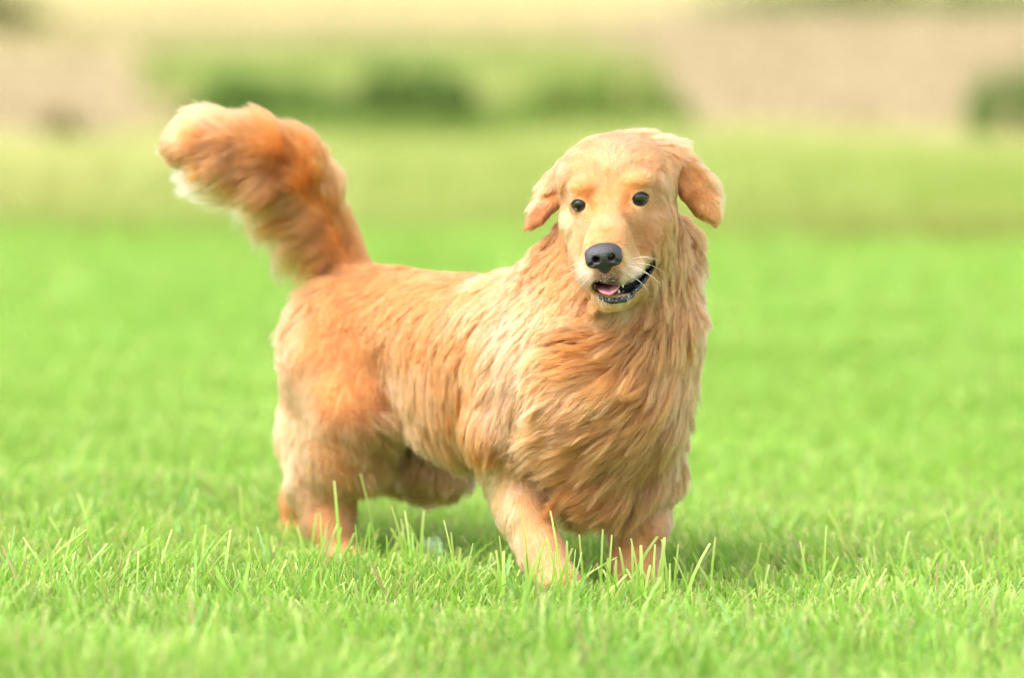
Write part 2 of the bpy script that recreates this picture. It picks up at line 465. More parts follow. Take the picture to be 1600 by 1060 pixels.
class Field:
    """signed distance grid that primitives are melted into"""
    def __init__(self, lo, hi, h, margin=0.12):
        self.lo = np.array(lo, dtype=float); self.h = h; self.margin = margin
        self.n = np.ceil((np.array(hi)-self.lo)/h).astype(int)+1
        self.g = np.full(self.n, 0.5, dtype=np.float32)
    def block(self, lo, hi):
        i0 = np.clip(((np.array(lo)-self.lo)/self.h).astype(int), 0, self.n)
        i1 = np.clip(((np.array(hi)-self.lo)/self.h).astype(int)+2, 0, self.n)
        ax = [(self.lo[k]+self.h*np.arange(i0[k], i1[k])).astype(np.float32) for k in range(3)]
        return tuple(slice(i0[k], i1[k]) for k in range(3)), ax[0][:, None, None], ax[1][None, :, None], ax[2][None, None, :]
    def merge(self, sl, d, k, sub=False):
        a = self.g[sl]
        if sub:
            hh = np.clip(0.5-0.5*(a+d)/k, 0, 1)
            self.g[sl] = a*(1-hh) - d*hh + k*hh*(1-hh)
        else:
            hh = np.clip(0.5+0.5*(d-a)/k, 0, 1)
            self.g[sl] = d*(1-hh) + a*hh - k*hh*(1-hh)
    def ell(self, c, r, axes=None, k=0.04, sub=False):
        c = np.asarray(c, float); R = max(r)+self.margin
        sl, x, y, z = self.block(c-R, c+R)
        if axes is None: axes = (DF, DS, DZ)
        k0 = 0; k1 = 0
        for q in range(3):
            e = (x-c[0])*axes[q][0]+(y-c[1])*axes[q][1]+(z-c[2])*axes[q][2]
            k0 = k0 + (e/r[q])**2; k1 = k1 + (e/r[q]**2)**2
        k0 = np.sqrt(k0); k1 = np.sqrt(k1)+1e-6
        d = np.where(k0 < 1, (k0-1)*min(r), k0*(k0-1)/k1).astype(np.float32)
        self.merge(sl, d, k, sub)
    def cap(self, p, r1, q, r2, k=0.03, sub=False, flat=None):
        p = np.asarray(p, float); q = np.asarray(q, float)
        R = max(r1, r2)+self.margin
        sl, x, y, z = self.block(np.minimum(p, q)-R, np.maximum(p, q)+R)
        v = q-p; L2 = float(v@v)+1e-9
        t = np.clip(((x-p[0])*v[0]+(y-p[1])*v[1]+(z-p[2])*v[2])/L2, 0, 1)
        dx = x-p[0]-t*v[0]; dy = y-p[1]-t*v[1]; dz = z-p[2]-t*v[2]
        d = (np.sqrt(dx*dx+dy*dy+dz*dz) - (r1+(r2-r1)*t)).astype(np.float32)
        self.merge(sl, d, k, sub)
    def chain(self, pts, k=0.03, sub=False):
        for (p, r1), (q, r2) in zip(pts[:-1], pts[1:]):
            self.cap(p, r1, q, r2, k, sub)
    def tri(self, a, b, c, r, k=0.01):
        a, b, c = (np.asarray(t, float) for t in (a, b, c))
        R = r+self.margin
        sl, x, y, z = self.block(np.minimum(np.minimum(a, b), c)-R, np.maximum(np.maximum(a, b), c)+R)
        Pt = np.stack(np.broadcast_arrays(x, y, z), -1).astype(np.float32)
        n = np.cross(b-a, a-c)
        def dot(u, w): return (u*w).sum(-1)
        s = 0; dd = None
        for p0, p1 in ((a, b), (b, c), (c, a)):
            e = p1-p0; w = Pt-p0
            s = s + np.sign(dot(np.cross(e, n), w))
            t = np.clip(dot(w, e)/(e@e), 0, 1)
            d2 = ((e*t[..., None]-w)**2).sum(-1)
            dd = d2 if dd is None else np.minimum(dd, d2)
        pl = dot(Pt-a, n)**2/(n@n)
        d = (np.sqrt(np.where(s < 2, dd, pl))-r).astype(np.float32)
        self.merge(sl, d, k)
    def mesh(self):
        import openvdb
        g = openvdb.FloatGrid(0.5)
        g.copyFromArray(np.clip(self.g, -0.05, 0.05).astype(np.float32))
        pts, quads = g.convertToQuads(isovalue=0.0)
        pts = np.asarray(pts)*self.h + self.lo
        return pts, np.asarray(quads)[:, ::-1].copy()
    def build_grad(self):
        self.gr = [q.astype(np.float32) for q in np.gradient(self.g, self.h)]
    def at(self, p):
        f = np.clip((p-self.lo)/self.h, 0, np.array(self.n)-1.001)
        i = f.astype(int); w = (f-i).astype(np.float32)
        out = 0
        for dx in (0, 1):
            for dy in (0, 1):
                for dz in (0, 1):
                    ww = (w[:, 0] if dx else 1-w[:, 0])*(w[:, 1] if dy else 1-w[:, 1])*(w[:, 2] if dz else 1-w[:, 2])
                    out = out + ww*self.g[i[:, 0]+dx, i[:, 1]+dy, i[:, 2]+dz]
        return out
    def grad(self, p):
        i = np.clip(np.rint((p-self.lo)/self.h).astype(int), 0, np.array(self.n)-1)
        return norm(np.stack([q[i[:, 0], i[:, 1], i[:, 2]] for q in self.gr], -1))

F = Field((-0.80, -0.50, -0.02), (0.46, 0.78, 0.96), 0.0036)
# --- trunk
for a, z, h, w, l in ((-0.285, .465, .115, .105, .125), (-0.16, .455, .125, .120, .15), (-0.02, .44, .140, .130, .15),
                      (0.12, .43, .160, .145, .15), (0.25, .415, .160, .158, .14), (0.33, .41, .140, .150, .10)):
    F.ell(D(a, 0, z), (l, w, h), k=0.05)
F.ell(D(.16, 0, .50), (.12, .07, .085), k=.05)                # withers
F.ell(D(.02, .012, .352), (.21, .095, .090), k=.05)               # belly
F.cap(D(.33, -.01, .40), .12, D(.31, -.015, .262), .085, k=.05)  # brisket
# --- neck
F.cap(P(1042, 390, 0.0), .050, P(1024, 500, -.05), .068, k=.035)
F.cap(P(1024, 500, -.05), .062, P(1016, 640, -.06), .058, k=.05)
HC = P(968, 305, -0.10)
F.cap(D(.24, 0.0, .47), .125, P(972, 350, -0.07), .088, k=.06)
F.cap(D(.33, -.02, .47), .115, P(985, 400, -0.10), .085, k=.05)
# --- front legs
F.ell(D(.23, .115, .37), (.08, .05, .11), k=.04)
F.chain([(D(.22, .12, .33), .065), (P(804, 735, -.07), .050), (P(818, 800, -.10), .040), (P(845, 862, -.15), .033), (P(868, 900, -.19), .033)], k=.03)
F.ell(P(874, 908, -.205), (.036, .034, .022), k=.02)
F.ell(D(.26, -.115, .37), (.08, .05, .11), k=.04)
F.chain([(D(.27, -.12, .33), .068), (P(1001, 745, -.01), .054), (P(999, 820, -.02), .047), (P(992, 885, -.03), .036), (P(988, 915, -.03), .034)], k=.03)
F.ell(P(1020, 700, -.02), (.038, .042, .075), k=.05)
F.ell(D(.345, -.095, .03), (.045, .038, .028), k=.02)
# --- hind legs
F.ell(D(-.29, .085, .42), (.12, .055, .13), k=.05)
F.ell(D(-.335, .085, .32), (.078, .062, .13), k=.05)
F.ell(D(-.365, .095, .250), (.058, .050, .085), k=.04)
F.ell(D(-.285, .10, .20), (.050, .042, .085), k=.04)
F.chain([(D(-.28, .085, .40), .10), (D(-.22, .105, .32), .075), (D(-.25, .10, .24), .065), (D(-.325, .10, .170), .045),
         (D(-.300, .10, .10), .036), (D(-.27, .10, .04), .032)], k=.04)
F.ell(D(-.245, .10, .028), (.045, .036, .026), k=.02)
F.ell(D(-.27, -.08, .42), (.12, .055, .13), k=.05)
F.chain([(D(-.26, -.085, .38), .09), (D(-.21, -.095, .215), .056), (D(-.56, -.085, .17), .034), (D(-.60, -.08, .10), .026), (D(-.62, -.08, .04), .026)], k=.04)
F.ell(D(-.60, -.08, .026), (.05, .034, .026), k=.02)
# --- tail
TAIL = [(P(552, 432, .40), .042), (P(514, 372, .40), .042), (P(486, 315, .38), .050), (P(458, 270, .35), .054), (P(410, 245, .32), .053),
        (P(350, 232, .29), .049), (P(300, 226, .27), .043), (P(284, 228, .26), .032)]
F.chain(TAIL, k=.025)
F.chain([(P(296, 212, .200), .011), (P(380, 242, .235), .012), (P(452, 268, .285), .012)], k=.022, sub=True)   # parting of the plume
# --- head
HX = norm(P(997, 306, -.2) - P(907, 318, -.2))                     # towards the dog's left
HN = norm(np.array([-0.20, -0.88, -0.42])); HN = norm(HN - HX*(HN@HX))
HU = np.cross(HX, HN); HU = HU if HU[2] > 0 else -HU
HA = (HX, HN, HU)
F.ell(P(964, 296, -.12), (.094, .100, .086), HA, k=.04)
F.ell(P(922, 283, -.13), (.042, .06, .042), HA, k=.04)
F.ell(P(1012, 276, -.12), (.042, .06, .042), HA, k=.04)
F.ell(P(962, 258, -.11), (.055, .07, .036), HA, k=.04)
F.ell(P(969, 335, -.12), (.077, .090, .080), HA, k=.035)
F.ell(P(919, 362, -.165), (.034, .050, .050), HA, k=.03)
F.ell(P(1008, 362, -.15), (.042, .055, .055), HA, k=.03)
F.ell(P(908, 291, -.208), (.021, .018, .012), HA, k=.014)
F.ell(P(997, 281, -.212), (.025, .018, .013), HA, k=.014)
F.cap(P(956, 335, -.20), .046, P(946, 392, -.285), .036, k=.03)     # bridge of the muzzle
F.cap(P(956, 372, -.20), .048, P(948, 408, -.280), .036, k=.015)
F.cap(P(985, 400, -.18), .042, P(966, 424, -.268), .027, k=.02)     # upper lips
F.cap(P(922, 395, -.20), .034, P(932, 426, -.272), .024, k=.02)
F.cap(P(1005, 425, -.13), .035, P(962, 462, -.250), .020, k=.02)    # lower jaw
F.cap(P(950, 425, -.13), .035, P(948, 462, -.250), .020, k=.02)
F.ell(P(945, 424, -.290), (.036, .034, .026), HA, k=.02)            # front of the muzzle under the nose
F.ell(P(929, 428, -.270), (.025, .030, .022), HA, k=.02)
F.ell(P(977, 428, -.262), (.029, .032, .022), HA, k=.02)
F.ell(P(955, 464, -.262), (.029, .026, .014), HA, k=.015)           # chin
# orbits, cheek bones
F.ell(P(903, 322, -.250), (.020, .022, .017), HA, k=.020, sub=True)
F.ell(P(1000, 312, -.246), (.024, .022, .017), HA, k=.020, sub=True)
F.ell(P(1022, 338, -.150), (.030, .040, .022), HA, k=.02)
F.ell(P(899, 345, -.165), (.022, .036, .020), HA, k=.02)
# hollows: inner eye corners, furrow of the forehead, edge between muzzle and cheek
F.ell(P(929, 324, -.262), (.010, .020, .018), HA, k=.014, sub=True)
F.ell(P(974, 318, -.264), (.011, .020, .018), HA, k=.014, sub=True)
F.cap(P(949, 305, -.262), .013, P(957, 245, -.238), .014, k=.03, sub=True)
F.cap(P(984, 338, -.256), .012, P(1010, 392, -.232), .013, k=.020, sub=True)
F.cap(P(917, 342, -.256), .010, P(911, 392, -.248), .010, k=.018, sub=True)
# mouth opening
LIPS = [(934, 447, -.25, .007), (944, 450, -.22, .010), (962, 452, -.22, .010), (980, 450, -.21, .0075), (994, 442, -.20, .0055), (1006, 430, -.17, .0055), (1014, 417, -.16, .005), (1019, 406, -.16, .0035)]
for (u0, v0, y0, r0), (u1, v1, y1, r1) in zip(LIPS[:-1], LIPS[1:]):
    for t in (0, .34, .67):
        u, v, y, r = (q0+(q1-q0)*t for q0, q1 in zip((u0, v0, y0, r0), (u1, v1, y1, r1)))
        F.cap(P(u, v, -.40), r*1.15, P(u, v, y), r, k=.004, sub=True)
# eye sockets
EYE_R = (P(907, 318, -.2068), .0160); EYE_L = (P(997, 308.5, -.2085), .0182)
LIDS = []
for c, r in (EYE_R, EYE_L):
    lv = norm(norm(CAM-c)*.35 + HN*.65 + HX*(-.34 if r < .0165 else .26) + HU*.05)
    l0 = norm(np.cross(HU, lv)); l0 = l0 if l0@HX > 0 else -l0
    l2 = norm(np.cross(lv, l0)); l2 = l2 if l2@HU > 0 else -l2
    LIDS.append((c, r, lv, l0, l2))
    F.ell(c-lv*.001, (r*1.17,)*3, HA, k=.012)                         # lids over the eyeball
    F.ell(c+lv*r*1.05, (r*.86, r*.95, r*.66), (l0, lv, l2), k=.003, sub=True)
# ears: bent flaps
def flap(pts, tris, r):
    q = [P(*p) for p in pts]
    for t in tris: F.tri(q[t[0]], q[t[1]], q[t[2]], r, k=.004)
flap([(890, 250, -.10), (862, 275, -.07), (886, 305, -.10), (846, 312, -.07), (866, 318, -.095), (830, 345, -.085), (843, 345, -.10), (825, 356, -.09)],
     [(0, 1, 2), (1, 3, 2), (2, 3, 4), (3, 5, 4), (4, 5, 6), (5, 7, 6)], .0055)
flap([(1035, 240, -.10), (1075, 252, -.085), (1052, 275, -.115), (1104, 282, -.08), (1072, 305, -.12), (1117, 315, -.085), (1092, 328, -.11), (1118, 345, -.095)],
     [(0, 1, 2), (1, 3, 2), (2, 3, 4), (3, 5, 4), (4, 5, 6), (5, 7, 6)], .0075)
F.build_grad()
bv, bq = F.mesh()
print('body', len(bv), len(bq), time.time()-T0)
# ------------------------------------------------------------------ body mesh and the bare parts of the face
bvh = BVHTree.FromPolygons([tuple(v) for v in bv.tolist()], [tuple(q) for q in bq.tolist()])

def hit(u, v):
    """surface point and normal of the dog's body at a photograph pixel (nearest point where the ray misses)"""
    d = ray_dir(u, v)
    loc, nr, i, dist = bvh.ray_cast(Vector(CAM), Vector(d))
    if loc is None:
        best = None
        for t in np.arange(7.5, 8.9, .03):
            l, n_, i_, ds = bvh.find_nearest(Vector(CAM + d*t))
            if best is None or ds < best[0]: best = (ds, l, n_)
        loc, nr = best[1], best[2]
    nn = np.array(nr)
    g = F.grad(np.array([loc]))[0]
    return np.array(loc), g

dog = bpy.data.objects.new('dog', None)
COL.objects.link(dog)
dog.location = DO
tag(dog, 'golden retriever with raised plumed tail and open mouth standing in the grass', 'dog')

def dogpart(name, verts, faces, mat, parent=None, smooth=True):
    p = parent or dog
    off = DO
    o = mesh_obj(name, np.asarray(verts)-off, faces, mat, p, smooth)
    return o

# skin
skin, nt, out = new_mat('dog_skin')
b = N(nt, 'ShaderNodeBsdfPrincipled', i_Roughness=.7)
at = N(nt, 'ShaderNodeAttribute', attribute_name='skin')
nt.links.new(at.outputs['Color'], b.inputs['Base Color'])
nt.links.new(b.outputs[0], out.inputs[0])
body = dogpart('body', bv, bq, skin)
mouth_pts = []
for (u0, v0, y0, r0), (u1, v1, y1, r1) in zip(LIPS[:-1], LIPS[1:]):
    for t in (0, .25, .5, .75, 1):
        mouth_pts.append([u0+(u1-u0)*t, v0+(v1-v0)*t, y0+(y1-y0)*t])
mp = np.array([P(*q) for q in mouth_pts])
def ray_dist(p, q):
    """distance of points p from the sight line through q, in metres, only beyond the lips"""
    d = norm(q-CAM); w = p-CAM
    s = (w*d).sum(-1)
    return np.linalg.norm(w-s[:, None]*d, axis=1)
def mouth_dist(p):
    m = np.full(len(p), 9.0)
    sel = np.linalg.norm(p-P(970, 440, -.25), axis=1) < .13
    for q in mp:
        m[sel] = np.minimum(m[sel], ray_dist(p[sel], q))
    return m
md = mouth_dist(bv)
sk = np.tile(np.array([.50, .27, .11]), (len(bv), 1))
wk = np.clip((.0125-md)/.003, 0, 1)[:, None]
sk = sk*(1-wk) + np.array([.012, .010, .010])*wk
for c, r in (EYE_R, EYE_L):
    w = np.clip((r*1.05-np.linalg.norm(bv-c, axis=1))/.003, 0, 1)[:, None]
    sk = sk*(1-w) + np.array([.05, .035, .03])*w
ca = body.data.color_attributes.new('skin', 'FLOAT_COLOR', 'POINT')
ca.data.foreach_set('color', np.c_[sk, np.ones(len(sk))].astype(np.float32).ravel())

def tube(pts, rad, nseg=10, jit=0):
    """closed-ended tube through pts with a radius per point"""
    pts = np.array(pts, float); n = len(pts)
    tg = norm(np.gradient(pts, axis=0))
    up = np.array([.13, .27, .95]); V = []; Fc = []
    for i in range(n):
        a = norm(np.cross(tg[i], up)); b_ = np.cross(a, tg[i])
        for k in range(nseg):
            an = 2*math.pi*k/nseg
            rr = rad[i]*(1+jit*rng.uniform(-1, 1))
            V.append(pts[i]+rr*(a*math.cos(an)+b_*math.sin(an)))
    for i in range(n-1):
        for k in range(nseg):
            k2 = (k+1) % nseg
            Fc.append((i*nseg+k, i*nseg+k2, (i+1)*nseg+k2, (i+1)*nseg+k))
    Fc.append(tuple(range(nseg))[::-1]); Fc.append(tuple((n-1)*nseg+k for k in range(nseg)))
    return V, Fc

def sphere(c, r, axes=None, nu=32, nv=20):
    axes = axes if axes is not None else (np.array([1., 0, 0]), np.array([0, 1., 0]), np.array([0, 0, 1.]))
    r = (r,)*3 if np.isscalar(r) else r
    V = []; Fc = []
    for j in range(nv+1):
        th = math.pi*j/nv
        for i in range(nu):
            ph = 2*math.pi*i/nu
            V.append(np.asarray(c)+axes[0]*r[0]*math.sin(th)*math.cos(ph)+axes[2]*r[2]*math.sin(th)*math.sin(ph)+axes[1]*r[1]*math.cos(th))
    for j in range(nv):
        for i in range(nu):
            i2 = (i+1) % nu
            Fc.append((j*nu+i, j*nu+i2, (j+1)*nu+i2, (j+1)*nu+i))
    return V, Fc

# eyes
eye_mat, nt, out = new_mat('eye')
b = N(nt, 'ShaderNodeBsdfPrincipled', i_Roughness=.16)
b.inputs['Specular IOR Level'].default_value = .5
b.inputs['Coat Weight'].default_value = .25; b.inputs['Coat Roughness'].default_value = .08; b.inputs['Coat IOR'].default_value = 1.5
at = N(nt, 'ShaderNodeAttribute', attribute_name='iris')
nz = N(nt, 'ShaderNodeTexNoise', i_Scale=900.0)
rp = N(nt, 'ShaderNodeValToRGB')
cr = rp.color_ramp
cr.elements[0].position = 0.0; cr.elements[0].color = (.002, .002, .002, 1)
cr.elements[1].position = 1.0; cr.elements[1].color = (.12, .09, .08, 1)
for ps, c in ((.30, (.002, .002, .002, 1)), (.36, (.016, .007, .003, 1)), (.66, (.012, .005, .003, 1)), (.74, (.004, .003, .003, 1)), (.82, (.10, .08, .075, 1))):
    e = cr.elements.new(ps); e.color = c
nt.links.new(at.outputs['Fac'], rp.inputs[0])
nt.links.new(rp.outputs[0], b.inputs['Base Color'])
nt.links.new(b.outputs[0], out.inputs[0])
lid_mat = simple_mat('eyelid_skin', (.035, .027, .026), rough=.7, noise=.3, scale=300, bump=.3, bscale=900)
LID_X, LID_Z = math.radians(60), math.radians(41)
for (c, r, lv, l0, l2), gz in zip(LIDS, ((-.05, -.02), (-.12, -.02))):
    gaze = norm(norm(CAM-c)*.6 + HN*.4 + HX*gz[0] + HU*gz[1])
    ax0 = norm(np.cross(HU, gaze)); ax0 = ax0 if ax0@HX > 0 else -ax0
    ax2 = norm(np.cross(gaze, ax0)); ax2 = ax2 if ax2@HU > 0 else -ax2
    V, Fc = sphere(c, r, (ax0, gaze, ax2))
    o = dogpart('eye', V, Fc, eye_mat)
    ang = np.arccos(np.clip(((np.array(V)-c)@gaze)/r, -1, 1))/(math.pi/2)
    a_ = o.data.attributes.new('iris', 'FLOAT', 'POINT'); a_.data.foreach_set('value', ang.astype(np.float32))
    # lids: an almond ring that lies on the eyeball
    V = []; Fc = []; nr, nk = 64, 8; rimc = []
    prof = [(.90, .985), (.93, 1.07), (.98, 1.15), (1.06, 1.185), (1.15, 1.165), (1.3, 1.02)]
    lidc = np.array([(.02, .016, .016), (.03, .023, .022), (.030, .023, .022), (.030, .022, .019), (.06, .036, .022), (.50, .27, .11)])
    for i in range(nr):
        q_ = i/(nr/2)
        sx = 1-2*q_ if q_ <= 1 else 2*q_-3
        sx = math.copysign(1-(1-abs(sx))**1.35, sx)
        zz = (1-abs(sx)**1.8)*(1 if q_ <= 1 else -1)
        ex = sx*LID_X; ez = zz*LID_Z
        e0, e2 = ex*.98, ez*.98
        th = max(math.hypot(e0, e2), 1e-5)
        dvec = lv*math.cos(th) + (l0*e0+l2*e2)/th*math.sin(th)
        rimc.append(c+dvec*r*1.09)
    rimc = np.array(rimc)
    for _ in range(3): rimc = (np.roll(rimc, 1, 0)+2*rimc+np.roll(rimc, -1, 0))/4
    tgr = norm(np.roll(rimc, -1, 0)-np.roll(rimc, 1, 0))
    for i in range(nr):
        rd = norm(rimc[i]-c); sdv_ = np.cross(tgr[i], rd)
        for k in range(nk):
            an = 2*math.pi*k/nk
            V.append(rimc[i]+(rd*math.cos(an)*1.15+sdv_*math.sin(an))*r*.085)
    for i in range(nr):
        i2 = (i+1) % nr
        for k in range(nk):
            Fc.append((i*nk+k, i2*nk+k, i2*nk+(k+1) % nk, i*nk+(k+1) % nk))
    lidc = np.tile(np.array([.035, .025, .022]), (nk, 1))
    ol = dogpart('eyelid', V, Fc, skin)
    ca = ol.data.color_attributes.new('skin', 'FLOAT_COLOR', 'POINT')
    ca.data.foreach_set('color', np.tile(np.c_[lidc, np.ones(nk)], (nr, 1)).astype(np.float32).ravel())

# nose
NC = P(943, 401, -.324)
NN = norm(HN+HU*.30); NU = norm(HU-HN*.30); NA = (HX, NN, NU)
G = Field(NC-.06, NC+.06, .0012, margin=.02)
def nl(x, y, z): return NC + HX*x + NN*y + NU*z
G.ell(nl(0, -.004, .006), (.0335, .022, .0175), NA, k=.008)
G.ell(nl(0, .006, .003), (.024, .014, .013), NA, k=.010)
for s_ in (-1, 1):
    G.ell(nl(s_*.019, .004, -.005), (.0145, .013, .0135), NA, k=.006)
G.cap(nl(0, .004, -.004), .012, nl(0, -.005, -.022), .012, k=.010)
for s_ in (-1, 1):
    G.cap(nl(s_*.0140, .030, -.003), .0078, nl(s_*.013, -.002, .002), .005, k=.004, sub=True)
    G.cap(nl(s_*.0175, .022, -.0060), .0046, nl(s_*.0240, .012, -.0095), .0024, k=.003, sub=True)
    G.cap(nl(s_*.0240, .014, -.0095), .0024, nl(s_*.031, .002, -.008), .0016, k=.003, sub=True)
G.cap(nl(0, .021, -.004), .0011, nl(0, .010, -.034), .0012, k=.003, sub=True)
nv_, nq_ = G.mesh()
nose_mat = simple_mat('nose_leather', (.024, .023, .027), rough=.44, spec=.6, noise=.4, scale=90, bump=.9, bscale=430)
dogpart('nose', nv_, nq_, nose_mat)

# tongue, lips, teeth
def slab(pts_uvY, width, thick, mat, name):
    pass
tongue_mat = simple_mat('tongue', (.74, .30, .34), rough=.35, spec=.5, noise=.15, scale=120, bump=.25, bscale=700, sss=.3)
V = []; Fc = []
nA, nB = 14, 12
c0 = P(949, 444, -.20); c1 = P(951, 451, -.314)
for i in range(nA+1):
    t = i/nA
    ctr = c0+(c1-c0)*t - HU*(.013*t**3)
    w = .0235*math.sqrt(max(0.0, 1-max(0, (t-.55)/.45)**2.2))*(1-.1*t)+.0004
    for k in range(nB):
        an = 2*math.pi*k/nB
        zz = math.sin(an)*.0050*(1 if math.sin(an) < 0 else (1-.55*math.exp(-(math.cos(an)/.22)**2)))
        V.append(ctr+HX*w*math.cos(an)+HU*(zz + .004*math.cos(an)**2)*(.4+.6*w/.0235))
for i in range(nA):
    for k in range(nB):
        k2 = (k+1) % nB
        Fc.append((i*nB+k, i*nB+k2, (i+1)*nB+k2, (i+1)*nB+k))
Fc.append(tuple((nA)*nB+k for k in range(nB)))
dogpart('tongue', V, Fc, tongue_mat)
lip_mat = simple_mat('lip_skin', (.016, .015, .017), rough=.24, spec=.6, noise=.4, scale=200, bump=.8, bscale=380)
def lip_line(pix, rad, out_, name):
    pts = []; q = []
    for i in range(len(pix)-1):
        for t in (0, .2, .4, .6, .8):
            q.append([a+(b_-a)*t for a, b_ in zip(pix[i], pix[i+1])])
    q.append(list(pix[-1]))
    rr = np.interp(np.linspace(0, 1, len(q)), np.linspace(0, 1, len(rad)), rad)
    for u, v in q:
        p, n_ = hit(u, v)
        pts.append(p+n_*out_)
    pts = np.array(pts)
    for _ in range(6): pts[1:-1] = (pts[:-2]+pts[1:-1]*2+pts[2:])/4
    V, Fc = tube(pts, rr, 10, .10)
    return dogpart(name, V, Fc, lip_mat)
lip_line([(936, 464), (948, 470), (962, 471), (978, 467), (988, 461)], [.003, .0054, .0060, .0060, .004], .001, 'lower_lip')
lip_line([(985, 459), (994, 453), (1005, 441), (1013, 428), (1019, 416), (1023, 405)], [.004, .0052, .0052, .0046, .004, .0025], .000, 'lower_lip')
lip_line([(927, 444), (938, 441), (948, 440), (960, 441), (972, 443)], [.0015, .0022, .0025, .0022, .0015], .0005, 'upper_lip')
tooth_mat = simple_mat('tooth', (.70, .62, .40), rough=.25, spec=.5, noise=.1)
for (u, v, Y), (u2, v2, Y2), r_ in (((972, 443, -.292), (974, 450, -.294), .0022), ((967, 458, -.288), (967, 453, -.290), .0020)):
    a_ = P(u, v, Y); b_ = P(u2, v2, Y2)
    V, Fc = tube([a_+(b_-a_)*t for t in (0, .3, .6, .85, 1)], [r_, r_, r_*.8, r_*.5, r_*.15], 8)
    dogpart('tooth', V, Fc, tooth_mat)

# wet beads on the lips and chin
V = []; Fc = []
for u0, v0, u1, v1, n_, sp in ((937, 466, 988, 466, 40, 5), (990, 456, 1016, 424, 18, 3.5), (936, 436, 970, 437, 16, 4), (940, 477, 975, 476, 14, 2)):
    for _ in range(n_):
        t = rng.random()
        p_, nr_ = hit(u0+(u1-u0)*t+rng.normal()*1.0, v0+(v1-v0)*t+rng.normal()*sp*.6)
        r_ = rng.uniform(.0004, .0010); o_ = len(V)
        v_, f_ = sphere(p_+nr_*(.0064 if v0 > 440 else .003), r_, None, 7, 5)
        V += v_; Fc += [tuple(q+o_ for q in f) for f in f_]
bead_mat = simple_mat('wet_bead', (.75, .75, .72), rough=.12, spec=.6)
tag(dogpart('drool_bead', V, Fc, bead_mat), kind='stuff')
# ------------------------------------------------------------------ the coat
PAL = dict(G=(.62, .33, .125), O=(.60, .32, .12), R=(.53, .285, .105), T=(.62, .37, .165), C=(.80, .585, .33), W=(.82, .70, .53),
           B=(.42, .22, .09), K=(.09, .07, .06), P=(.72, .475, .265), Y=(.68, .41, .20))
